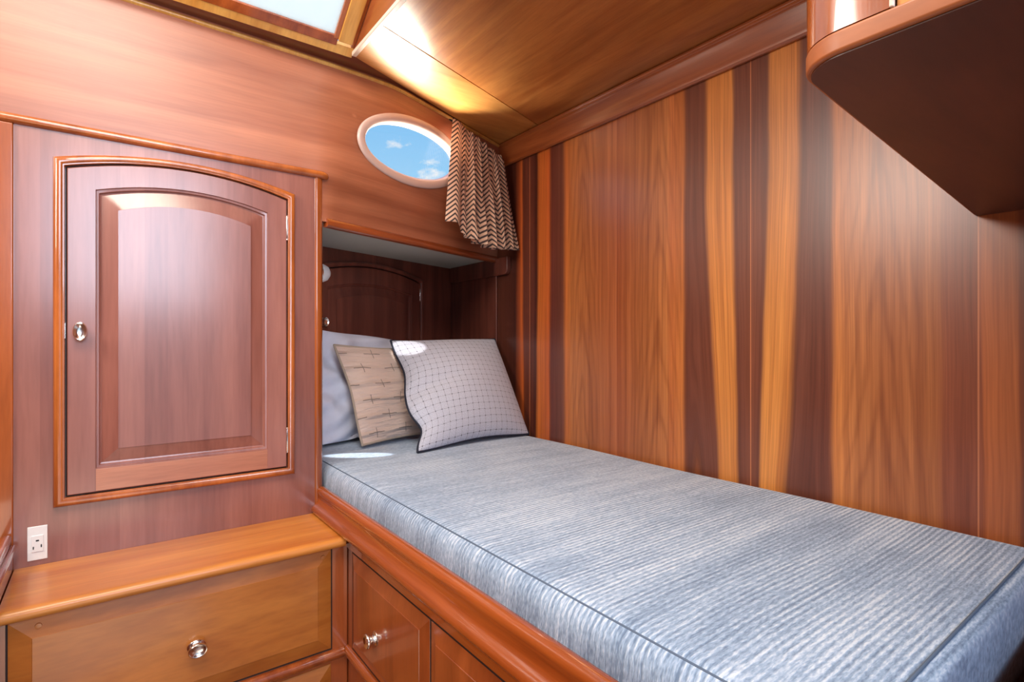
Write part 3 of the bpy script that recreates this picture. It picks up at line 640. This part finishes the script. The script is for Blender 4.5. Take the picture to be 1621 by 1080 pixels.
for (za, zb) in ((1.434, 1.503), (0.855, 0.924)):
    hg = lathe('hinge', (0.3975, YL-0.0105, za), (0, 0, 1), [(0.0015, 0), (0.0030, 0.002), (0.0024, 0.004), (0.0028, 0.005), (0.0028, zb-za-0.005), (0.0024, zb-za-0.004), (0.0030, zb-za-0.002), (0.0015, zb-za)], 'chrome', dr, seg=12, upv=(0, 1, 0))
box('latch_strike', -0.0702, -0.0690, YL-0.0075, YL-0.001, 1.166, 1.200, 'chrome', lk)

# outlet
ou = root('power_outlet', (-0.1155, YL, 0.7225), 'white power outlet low on the locker face', 'outlet')
box('cover_plate', -0.1322, -0.0990, YL-0.004, YL, 0.686, 0.759, 'white_plastic', ou, bevel=0.0012)
box('socket', -0.1255, -0.1060, YL-0.0058, YL-0.004, 0.7045, 0.7395, 'white_plastic', ou, bevel=0.0007)
for (a, b_, c, d) in ((-0.1232, -0.1212, 0.7105, 0.7165), (-0.1102, -0.1082, 0.7130, 0.7195), (-0.1182, -0.1130, 0.7270, 0.7300)):
    box('slot', a, b_, YL-0.0062, YL-0.0057, c, d, 'black', ou)

# ------------------------------------------------------------ drawer bench under the locker
YS = 1.335
bench = root('drawer_chest', (0.16, YS, 0.0), 'low built-in chest with a golden cherry top and a wide drawer', 'drawers')
# top slab with bullnose front, mitred over the berth front
prof_t = [(YL-0.001, 0.6738), (YL-0.001, 0.649), (1.330, 0.6495)]+[(1.3200-0.0115*math.cos(a)-0.0, 0.6622+0.0118*math.sin(a)) for a in [(-PI/2)+i*PI/10 for i in range(11)]]+[(1.334, 0.6736)]
V = [(x_, p[0], p[1]) for x_ in (LS+0.001, 0.4765) for p in prof_t]; k = len(prof_t)
F = [tuple(range(k)), tuple(range(k, 2*k))]+[(i, (i+1) % k, k+(i+1) % k, k+i) for i in range(k)]
mesh('top', V, F, 'shelf', bench, angle=35)
box('face_frame', LS+0.001, 0.488, YS, YS+0.02, 0.05, 0.6485, 'beddoor', bench)
box('carcass', LS+0.001, 0.486, YS+0.0205, YL-0.001, 0.05, 0.648, 'panel_dark', bench)
fz = lambda p, d: (p[0], YS-0.002-d, p[1])
def rect_panel(name, x0, x1, z0, z1, bw, f3, mat, parent, th=0.016, flatw=0.0):
    R = lambda i: [(x0+i, z0+i), (x1-i, z0+i), (x1-i, z1-i), (x0+i, z1-i)]
    Ls = [(R(0), -th), (R(0), -0.002+0.0)]
    if flatw: Ls += [(R(0.001), 0.0), (R(flatw), 0.0), (R(flatw+0.003), -0.005), (R(flatw+bw), 0.0)]
    else: Ls += [(R(0.001), -0.0005), (R(bw), 0.0065), (R(bw+0.0008), 0.0075)]
    return rings(name, Ls, f3, mat, parent, cap_first=True, angle=12)
dw = rect_panel('drawer', -0.141, 0.4475, 0.399, 0.6455, 0.034, fz, 'drawer', bench)
dw['label'] = 'wide golden drawer front with bevelled edges'
knob(dw, (0.157, YS-0.0085, 0.507), (0, -1, 0), 1.15, 0.90)
for sx_ in (-0.098, 0.426):
    lathe('plug', (sx_, YS-0.0025-0.003, 0.630), (0, -1, 0), [(0.0055, -0.002), (0.0052, 0.0012), (0.003, 0.0016)], 'drawer', dw, seg=14)
box('shadow_gap', -0.1435, 0.4500, YS-0.0012, YS, 0.396, 0.648, 'gap', bench)
# base moulding (rounded) and lower glossy panel
def mould_x(name, x0, x1, y_, z0, z1, pr, mat, parent):
    zc = (z0+z1)/2; h = (z1-z0)/2
    p_ = [(y_+0.004, z0), (y_+0.004, z1)]+[(y_-pr*math.cos(a), zc+h*math.sin(a)) for a in [PI/2-i*PI/10 for i in range(11)]]
    V = [(x_, p[0], p[1]) for x_ in (x0, x1) for p in p_]; k = len(p_)
    return mesh(name, V, [tuple(range(k)), tuple(range(k, 2*k))]+[(i, (i+1) % k, k+(i+1) % k, k+i) for i in range(k)], mat, parent, angle=40)
mould_x('base_moulding', LS+0.001, 0.478, YS, 0.368, 0.394, 0.012, 'bedwood', bench)
d2 = rect_panel('lower_panel', -0.141, 0.4475, 0.10, 0.362, 0.030, fz, 'drawer', bench)

# ------------------------------------------------------------ berth base
XB = 0.490
berth = root('berth', (0.9, 0.8, 0.0), 'built-in red cherry berth base with a glossy rail and cupboard doors, under the blue mattress', 'bed base')
box('front_panel', XB, XB+0.02, 0.10, YS+0.20, 0.05, 0.700, 'beddoor', berth)
# rail: profile in X-Z extruded along Y
pr = [(0.530, 0.640), (XB-0.002, 0.640), (XB-0.002, 0.6745), (0.472, 0.675), (0.466, 0.678), (0.464, 0.684), (0.466, 0.690), (0.472, 0.696), (0.478, 0.700), (0.482, 0.708), (0.4835, 0.716), (0.4835, 0.722),
      (0.480, 0.728), (0.480, 0.735), (0.484, 0.7415), (0.491, 0.7455), (0.499, 0.7455), (0.5035, 0.7420), (0.505, 0.735), (0.505, 0.66), (0.530, 0.66)]
V = [(p[0], y_, p[1]) for y_ in (0.08, 1.5515) for p in pr]; k = len(pr)
mesh('rail', V, [tuple(range(k)), tuple(range(k, 2*k))]+[(i, (i+1) % k, k+(i+1) % k, k+i) for i in range(k)], 'bedwood', berth, angle=50)
box('platform', 0.505, XW-0.002, 0.16, 1.92, 0.600, 0.640, 'panel_dark', berth)
fx = lambda p, d: (XB-0.002-d, p[0], p[1])
for i, (ya, yb) in enumerate(((0.9015, 1.300), (0.497, 0.8975), (0.112, 0.493))):
    dd = rect_panel('cupboard_door', ya, yb, 0.402, 0.636, 0.030, fx, 'beddoor', berth, th=0.010, flatw=0.0)
    if i == 0:
        kb = knob(dd, (XB-0.0085, 1.139, 0.498), (-1, 0, 0), 1.0, 1.0); kb['label'] = 'small chrome knob'
    box('door_gap', XB-0.0012, XB, ya-0.002, yb+0.002, 0.3985, 0.640, 'gap', berth)
def mould_y(name, y0, y1, x_, z0, z1, pr_, mat, parent):
    zc = (z0+z1)/2; h = (z1-z0)/2
    p_ = [(x_+0.004, z0), (x_+0.004, z1)]+[(x_-pr_*math.cos(a), zc+h*math.sin(a)) for a in [PI/2-i*PI/10 for i in range(11)]]
    V = [(p[0], y_, p[1]) for y_ in (y0, y1) for p in p_]; k = len(p_)
    return mesh(name, V, [tuple(range(k)), tuple(range(k, 2*k))]+[(i, (i+1) % k, k+(i+1) % k, k+i) for i in range(k)], mat, parent, angle=40)
mould_y('base_moulding', 0.10, YS-0.001, XB, 0.368, 0.394, 0.012, 'bedwood', berth)
fb = box('foot_board', 0.50, XW-0.002, 0.095, 0.150, 0.05, 0.735, 'beddoor', berth, bevel=0.006)

# ------------------------------------------------------------ mattress
mt = root('berth_mattress', (0.9, 1.0, 0.66), 'thick mattress in blue-grey ribbed cloth on the berth', 'mattress')
ZM = 0.800
def matt_verts():
    y0, y1l, y1r = 0.185, 1.905, 2.175; xl, xr = 0.508, XW-0.010
    # profile from centre outwards: (inset from edge, drop)
    nx, ny = 60, 90; R = 0.034
    def axis(n_):
        # parameter list -> (lin 0..1, inset, drop-level)
        out = [( -1, 'lo', 0.13), (-1, 'mid', 0.08)]
        return out
    V = []; F = []; grid = {}
    # top sheet covering up to the arc, then skirts, by superposing: param a in [-1,1] with |a|<=1 top; rounding by distance function
    A = [0, .002, .006, .011, .017, .024, .034, .05, .08]; inner = [0.08+(0.84)*i/40 for i in range(1, 41)]
    As = A+inner+[1-a for a in reversed(A)]
    As = sorted(set(round(a, 5) for a in As))
    W_ = xr-xl
    def px(a):   # convert first metres near the edges
        return a
    xs = [0, .002, .006, .011, .017, .024, .034, .05]+[.05+(W_-.10)*i/36 for i in range(1, 36)]+[W_-.05, W_-.034, W_-.024, W_-.017, W_-.011, W_-.006, W_-.002, W_]
    def ys(x_):
        y1 = y1l+(y1r-y1l)*(x_/W_); Ln = y1-y0
        return [0, .002, .006, .011, .017, .024, .034, .05]+[.05+(Ln-.10)*i/70 for i in range(1, 70)]+[Ln-.05, Ln-.034, Ln-.024, Ln-.017, Ln-.011, Ln-.006, Ln-.002, Ln], Ln
    def drop(d): return 0 if d >= R else R-math.sqrt(max(0, R*R-(R-d)**2))
    for i, x_ in enumerate(xs):
        yl, Ln = ys(x_)
        for j, y_ in enumerate(yl):
            dz = max(drop(x_), drop(W_-x_)*0.6)
            dy = drop(y_)*0.45
            d2 = math.hypot(dz, dy) if (dz or dy) else 0
            d2 = min(d2, R*1.25)
            wav = 0.0022*math.sin(7*x_+3*y_)*math.sin(5.1*y_+1)
            V.append((xl+x_, y0+y_, ZM-d2+wav*min(1, x_*8)))
            grid[i, j] = len(V)-1
    ni, nj = len(xs), len(ys(0)[0])
    for i in range(ni-1):
        for j in range(nj-1): F.append((grid[i, j], grid[i+1, j], grid[i+1, j+1], grid[i, j+1]))
    per = [grid[i, 0] for i in range(ni)]+[grid[ni-1, j] for j in range(1, nj)]+[grid[i, nj-1] for i in range(ni-2, -1, -1)]+[grid[0, j] for j in range(nj-2, 0, -1)]
    last = per
    for lev, ins in ((0.740, -0.003), (0.715, -0.002), (0.690, 0.003), (0.665, 0.008), (0.642, 0.012)):
        new = []
        for idx in per:
            p = V[idx]; x_, y_ = p[0], p[1]
            if abs(x_-xl) < 1e-5: x_ = xl+ins+0.0012*math.sin(y_*40+lev*60)*(1 if lev > 0.65 else 0)+(0.004 if lev < .73 else 0)
            if abs(x_-xr) < 1e-5: x_ = xr-abs(ins)
            if abs(y_-y0) < 1e-5: y_ = y0+ins*0.5
            V.append((x_, y_, lev)); new.append(len(V)-1)
        for a in range(len(per)):
            b2 = (a+1) % len(per); F.append((last[a], last[b2], new[b2], new[a]))
        last = new
    F.append(tuple(last))
    return V, F
V, F = matt_verts()
mo = mesh('mattress_body', V, F, 'mattress', mt, smooth=True)
tube('seam', [(0.5275, y_, ZM-0.0035) for y_ in [0.225+i*0.05 for i in range(34)]], 0.0016, 'seam', mt, seg=6)
tube('seam', [(x_, 0.2010, ZM-0.0018+0.0022*math.sin(7*(x_-0.508)+3*0.016)*math.sin(5.1*0.016+1)) for x_ in [0.53+i*0.0257 for i in range(31)]], 0.0020, 'seam', mt, seg=6)

# ------------------------------------------------------------ overhead cabinet at the berth foot
oc = root('overhead_cabinet', (0.9, 0.0, 1.398), 'overhead cherry cabinet with a rounded corner and dark underside, above the foot of the berth', 'cabinet')
def rc_poly(x0, y1, r, xw, yr, y0, n_=12):
    # plan outline: from far right corner going to the rounded corner then towards the camera side
    p_ = [(xw, y0), (xw, yr)]
    # straight far edge from (xw, yr) to rounded corner at (x0, y1)
    p_ += [(x0+r+(-r)*math.sin(a), y1-r+r*math.cos(a)) for a in [i*PI/2/n_ for i in range(n_+1)]]
    p_ += [(x0, y0)]
    return p_
def slabz(name, pts, z0, z1, mat, parent, bevel=0):
    return prism(name, pts, lambda p, t: (p[0], p[1], t), z0, z1, mat, parent, bevel=bevel)
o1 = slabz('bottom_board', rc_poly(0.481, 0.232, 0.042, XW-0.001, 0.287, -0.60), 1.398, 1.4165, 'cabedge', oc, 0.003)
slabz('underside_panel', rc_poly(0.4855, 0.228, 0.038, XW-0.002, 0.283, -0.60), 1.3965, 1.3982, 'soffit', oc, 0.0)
# body: corner post, front stile and face
pc = [(0.4815, 0.155), (0.4815, 0.1895)]+[(0.4815+0.042-0.042*math.cos(a), 0.1895+0.042*math.sin(a)) for a in [i*PI/2/10 for i in range(1, 11)]]+[(0.54, 0.23), (0.54, 0.215), (0.52, 0.205), (0.505, 0.19), (0.50, 0.155)]
V = [(p[0], p[1], z) for z in (1.4165, 1.9685) for p in pc]; k = len(pc)
mesh('corner_post', V, [tuple(range(k)), tuple(range(k, 2*k))]+[(i, (i+1) % k, k+(i+1) % k, k+i) for i in range(k)], 'post', oc, angle=35)
V = [(0.54, 0.2300, 1.4165), (XW-0.001, 0.284, 1.4165), (XW-0.001, 0.284, 1.9685), (0.54, 0.2300, 1.9685), (0.54, 0.212, 1.4165), (XW-0.001, 0.266, 1.4165), (XW-0.001, 0.266, 1.9685), (0.54, 0.212, 1.9685)]
mesh('side_panel', V, [(0, 1, 2, 3), (4, 5, 6, 7), (0, 1, 5, 4), (1, 2, 6, 5), (2, 3, 7, 6), (3, 0, 4, 7)], 'beddoor', oc)
box('bead', 0.4808, 0.4850, 0.1525, 0.1558, 1.4165, 1.9685, 'cream', oc, bevel=0.001)
box('front_panel', 0.4855, 0.505, -0.60, 0.1515, 1.4165, 1.9685, 'cabface', oc)

# ------------------------------------------------------------ back locker door in the alcove
bd = root('alcove_cupboard_door', bk(0.36, 0.0, 1.2), 'dark arched cupboard door in the alcove behind the pillows', 'cupboard door')
fb_ = lambda p, d: bk(p[0], 0.001+d, p[1])
# u positions: right edge of frame at X=1.151 -> u=(1.151-.5)/.9415
uR = 0.664; uL = 0.105
rings('leaf_gap', [(arch_loop(uL-0.003, uR-0.022, 0.90, 1.415, 0.036), 0.0008), (arch_loop(uL+0.002, uR-0.027, 0.905, 1.409, 0.036), 0.0008)], fb_, 'gap', bd, cap_last=False)
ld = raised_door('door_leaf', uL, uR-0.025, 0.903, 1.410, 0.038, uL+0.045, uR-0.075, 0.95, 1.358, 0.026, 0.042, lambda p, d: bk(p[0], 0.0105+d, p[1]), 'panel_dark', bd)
frame_mould('door_frame', uL-0.004, uR-0.0215, 0.899, 1.414, 0.038, 0.020, fb_, 'panel_dark', bd, 0.015)
kb = knob(ld, bk(uL+0.024, 0.0105, 1.228), (Dp[1], -Dp[0], 0), 0.8, 1.1)
lathe('hinge', bk(uR-0.023, 0.009, 1.335), (0, 0, 1), [(0.0015, 0), (0.0026, 0.002), (0.0026, 0.052), (0.0015, 0.054)], 'chrome', ld, seg=12, upv=(0, 1, 0))

# reading lamp on the locker side
la = root('reading_lamp', (0.4995, 1.80, 1.385), 'small chrome and white reading lamp on the alcove side of the locker', 'lamp')
lathe('base', (0.4995, 1.80, 1.385), (1, 0, 0), [(0.022, 0), (0.022, 0.006), (0.016, 0.011), (0.006, 0.013), (0.005, 0.055)], 'chrome', la, seg=24)
lathe('lamp_shade', (0.537, 1.80, 1.385), (1, 0.1, 0.0), [(0.010, 0.0), (0.024, 0.006), (0.030, 0.018), (0.031, 0.030), (0.030, 0.040), (0.024, 0.054), (0.012, 0.063), (0.003, 0.065)], 'white_plastic', la, seg=28)
lathe('ring', (0.562, 1.8025, 1.385), (1, 0.1, 0.0), [(0.0305, 0), (0.0325, 0.001), (0.0325, 0.005), (0.0305, 0.006)], 'chrome', la, seg=28)

# ------------------------------------------------------------ cushions
def cushion(name, c4, tf, tb, mat, parent, pinch=0.06, n_=44, wav=None, disp=None, uvs=1.0, power=0.55, flange=0.0):
    # c4: bottom-left, bottom-right, top-right, top-left (world)
    BL, BR, TR, TL = [Vector(c) for c in c4]
    Nn = (BR-BL).cross(TL-BL).normalized()
    if Nn.dot(Vector((0, 0, EYE))-BL) < 0: Nn = -Nn
    def base(u, v):
        uu = u*(1-pinch*(1-v*v)); vv = v*(1-pinch*(1-u*u))
        if wav: du, dv = wav(u, v); uu += du; vv += dv
        s_ = (uu+1)/2; t = (vv+1)/2
        return BL*(1-s_)*(1-t)+BR*s_*(1-t)+TR*s_*t+TL*(1-s_)*t
    V = []; F = []; UV = []
    par = [math.sin(-PI/2+PI*i/n_) for i in range(n_+1)]
    for side in (1, -1):
        for i in range(n_+1):
            for j in range(n_+1):
                u, v = par[i], par[j]
                fu = max(0, 1-(abs(u)/(1-flange))**2) if flange else 1-u*u; fv = max(0, 1-(abs(v)/(1-flange))**2) if flange else 1-v*v
                h = (max(0, fu)**power)*(max(0, fv)**power)
                th = tf if side > 0 else tb
                d = th*h
                if disp and side > 0: d += disp(u, v)*min(1, 3*h)
                if flange: d += 0.003
                V.append(base(u, v)+Nn*side*d); UV.append(((u+1)/2*uvs, (v+1)/2*uvs))
    q = (n_+1)**2
    for i in range(n_):
        for j in range(n_):
            a = i*(n_+1)+j; F.append((a, a+n_+1, a+n_+2, a+1)); F.append((q+a, q+a+1, q+a+n_+2, q+a+n_+1))
    off = worg(parent); me = bpy.data.meshes.new(name); me.from_pydata([tuple(p-off) for p in V], [], F)
    ul = me.uv_layers.new(name='UVMap')
    for lp in me.loops: ul.data[lp.index].uv = UV[lp.vertex_index]
    bm = bmesh.new(); bm.from_mesh(me); bmesh.ops.remove_doubles(bm, verts=bm.verts, dist=0.0004); bmesh.ops.recalc_face_normals(bm, faces=bm.faces); bm.to_mesh(me); bm.free()
    o = link(name, me, mat, parent, smooth=True)
    edge = [base(-1, p) for p in par]+[base(p, 1) for p in par[1:]]+[base(1, p) for p in reversed(par[:-1])]+[base(p, -1) for p in reversed(par[1:-1])]
    return o, edge
def bumps(seed, amp, k=5):
    rnd = random.Random(seed); W_ = [(rnd.uniform(-k, k), rnd.uniform(-k, k), rnd.uniform(0, 6), rnd.uniform(0.4, 1)) for _ in range(7)]
    return lambda u, v: amp*sum(a*math.sin(p*u+q_*v+r) for p, q_, r, a in W_)/3

# white pillow standing at the back
wp = root('white_pillow', (0.80, 1.95, 0.80), 'white cotton pillow behind the two cushions, leaning on the alcove wall', 'pillow')
def fold(u, v): return 0.014*math.sin(9*u+5*v+2*math.sin(3*v))*math.exp(-2*(u+.7)**2)+0.006*math.sin(16*v-7*u+math.sin(5*u))+bumps(3, 0.010, 6)(u, v)
o_, ed = cushion('pillow_body', [(0.545, 1.800, 0.812), (1.05, 1.990, 0.808), (1.02, 2.058, 1.160), (0.530, 1.890, 1.212)], 0.030, 0.030, 'linen', wp, pinch=0.03, wav=lambda u, v: (0.008*math.sin(7*v), 0.012*math.sin(5*u+1)), disp=fold)
# tan quilted cushion
tc_ = root('tan_cushion', (0.85, 1.77, 0.80), 'tan quilted satin cushion between the white pillow and the grey cushion', 'cushion')
o_, ed = cushion('cushion_body', [(0.684, 1.728, 0.813), (1.052, 1.812, 0.813), (1.020, 1.900, 1.130), (0.630, 1.840, 1.146)], 0.034, 0.016, 'quilt', tc_, pinch=0.05, disp=bumps(8, 0.004, 9), power=0.6, wav=lambda u, v: (0.015*math.sin(4*v+1)*(1 if u < 0 else -1)*abs(u), 0))
tube('piping', ed, 0.0042, 'tanpipe', tc_, closed=True, seg=8)
# grey windowpane cushion with navy piping
gc = root('grey_cushion', (1.0, 1.58, 0.80), 'grey cushion with a fine dark grid and navy piping, in front of the others', 'cushion')
def gw(u, v):
    du = 0.0
    if u < 0:
        k = abs(u)**3
        du = k*(0.07*math.exp(-((v-0.35)/0.30)**2)-0.02*math.exp(-((v+0.15)/0.25)**2)+0.13*math.exp(-((v+0.68)/0.20)**2))
    dv = 0.02*abs(v)**3*(math.sin(3.2*u+1.2) if v < 0 else 0.4*math.sin(4*u))
    return du, dv
o_, ed = cushion('cushion_body', [(0.795, 1.556, 0.808), (1.288, 1.600, 0.809), (1.292, 1.829, 1.168), (0.842, 1.855, 1.160)], 0.084, 0.045, 'grid', gc, pinch=0.035, wav=gw, disp=lambda u, v: bumps(12, 0.003, 5)(u, v)-0.018*math.exp(-((v-0.12-0.25*u)/0.12)**2)*max(0, min(1, (0.2-u))), power=0.5)
tube('piping', ed, 0.0040, 'navy', gc, closed=True, seg=8)

# ------------------------------------------------------------ curtain
ct = root('curtain', (1.15, 1.74, 1.52), 'short chevron-patterned curtain gathered beside the porthole', 'curtain')
DW = Vector((0.9385, 0.3453, 0)).normalized(); NI = Vector((DW.y, -DW.x, 0))      # into the cabin
def cpt(u, v):
    # u 0..1 left to right, v 0 top .. 1 bottom
    top0 = Vector((0.988, 1.672, 1.957)); top1 = Vector((1.275, 1.752, 1.888))
    bot0 = Vector((0.925, 1.650, 1.573)); bot1 = Vector((1.300, 1.738, 1.522))
    t0 = top0.lerp(top1, u); b0 = bot0.lerp(bot1, u)
    b0.z -= 0.042*math.sin(PI*min(1, u*1.05))**1.2*(0.55+0.45*u) - 0.012*max(0, 1-abs(u-0.10)/0.1)
    p = t0.lerp(b0, v)
    # widening to the right in the upper third
    p += DW*(0.018*math.sin(PI*v)*max(0, u-0.75)/0.25*0.6)
    ph = max(0, u-0.20)/0.80
    amp = (0.006+0.018*v)*min(1, ph*6)
    frq = 6.0
    w = math.sin(2*PI*frq*(ph**0.9)+0.9*math.sin(3*v+u*4))
    w2 = 0.4*math.sin(2*PI*13*ph+2*v)
    p += NI*(amp*(w+w2*(1-v*0.6)))
    # left edge panel folded out
    if u < 0.20: p += NI*0.020*math.sin(PI*u/0.20)*(0.3+0.7*v)
    p += NI*(0.012+0.02*v)
    return p
nu, nv = 220, 60; V = []; F = []; UV = []; arc = [0.0]
for i in range(1, nu+1): arc.append(arc[-1]+(cpt(i/nu, 0.6)-cpt((i-1)/nu, 0.6)).length)
for i in range(nu+1):
    for j in range(nv+1): V.append(cpt(i/nu, j/nv)); UV.append((arc[i]*1.15, j/nv*0.40))
for i in range(nu):
    for j in range(nv): a = i*(nv+1)+j; F.append((a, a+1, a+nv+2, a+nv+1))
off = worg(ct); me = bpy.data.meshes.new('cloth'); me.from_pydata([tuple(p-off) for p in V], [], F); ul = me.uv_layers.new(name='UVMap')
for lp in me.loops: ul.data[lp.index].uv = UV[lp.vertex_index]
cl = link('cloth', me, 'chevron', ct, smooth=True)
sm = cl.modifiers.new('thick', 'SOLIDIFY'); sm.thickness = 0.0012
tube('rod', [(0.985, 1.680, 1.962), (1.285, 1.772, 1.890)], 0.004, 'black', ct, seg=10)
# ------------------------------------------------------------ fiddle rail on the left return
sr = root('side_ledge', (LS, 1.3, 0.0), 'low glossy cherry side panel at the far left end of the chest', 'panel')
box('panel', LS-0.020, LS-0.0005, 0.95, 1.5445, 0.02, 0.712, 'bedwood', sr, bevel=0.003)
box('rail_board', LS-0.022, LS+0.006, 0.95, 1.5440, 0.714, 0.730, 'bedwood', sr, bevel=0.005)
box('upper_bead', LS-0.020, LS-0.002, 0.95, 1.5435, 0.731, 0.752, 'post', sr, bevel=0.005)
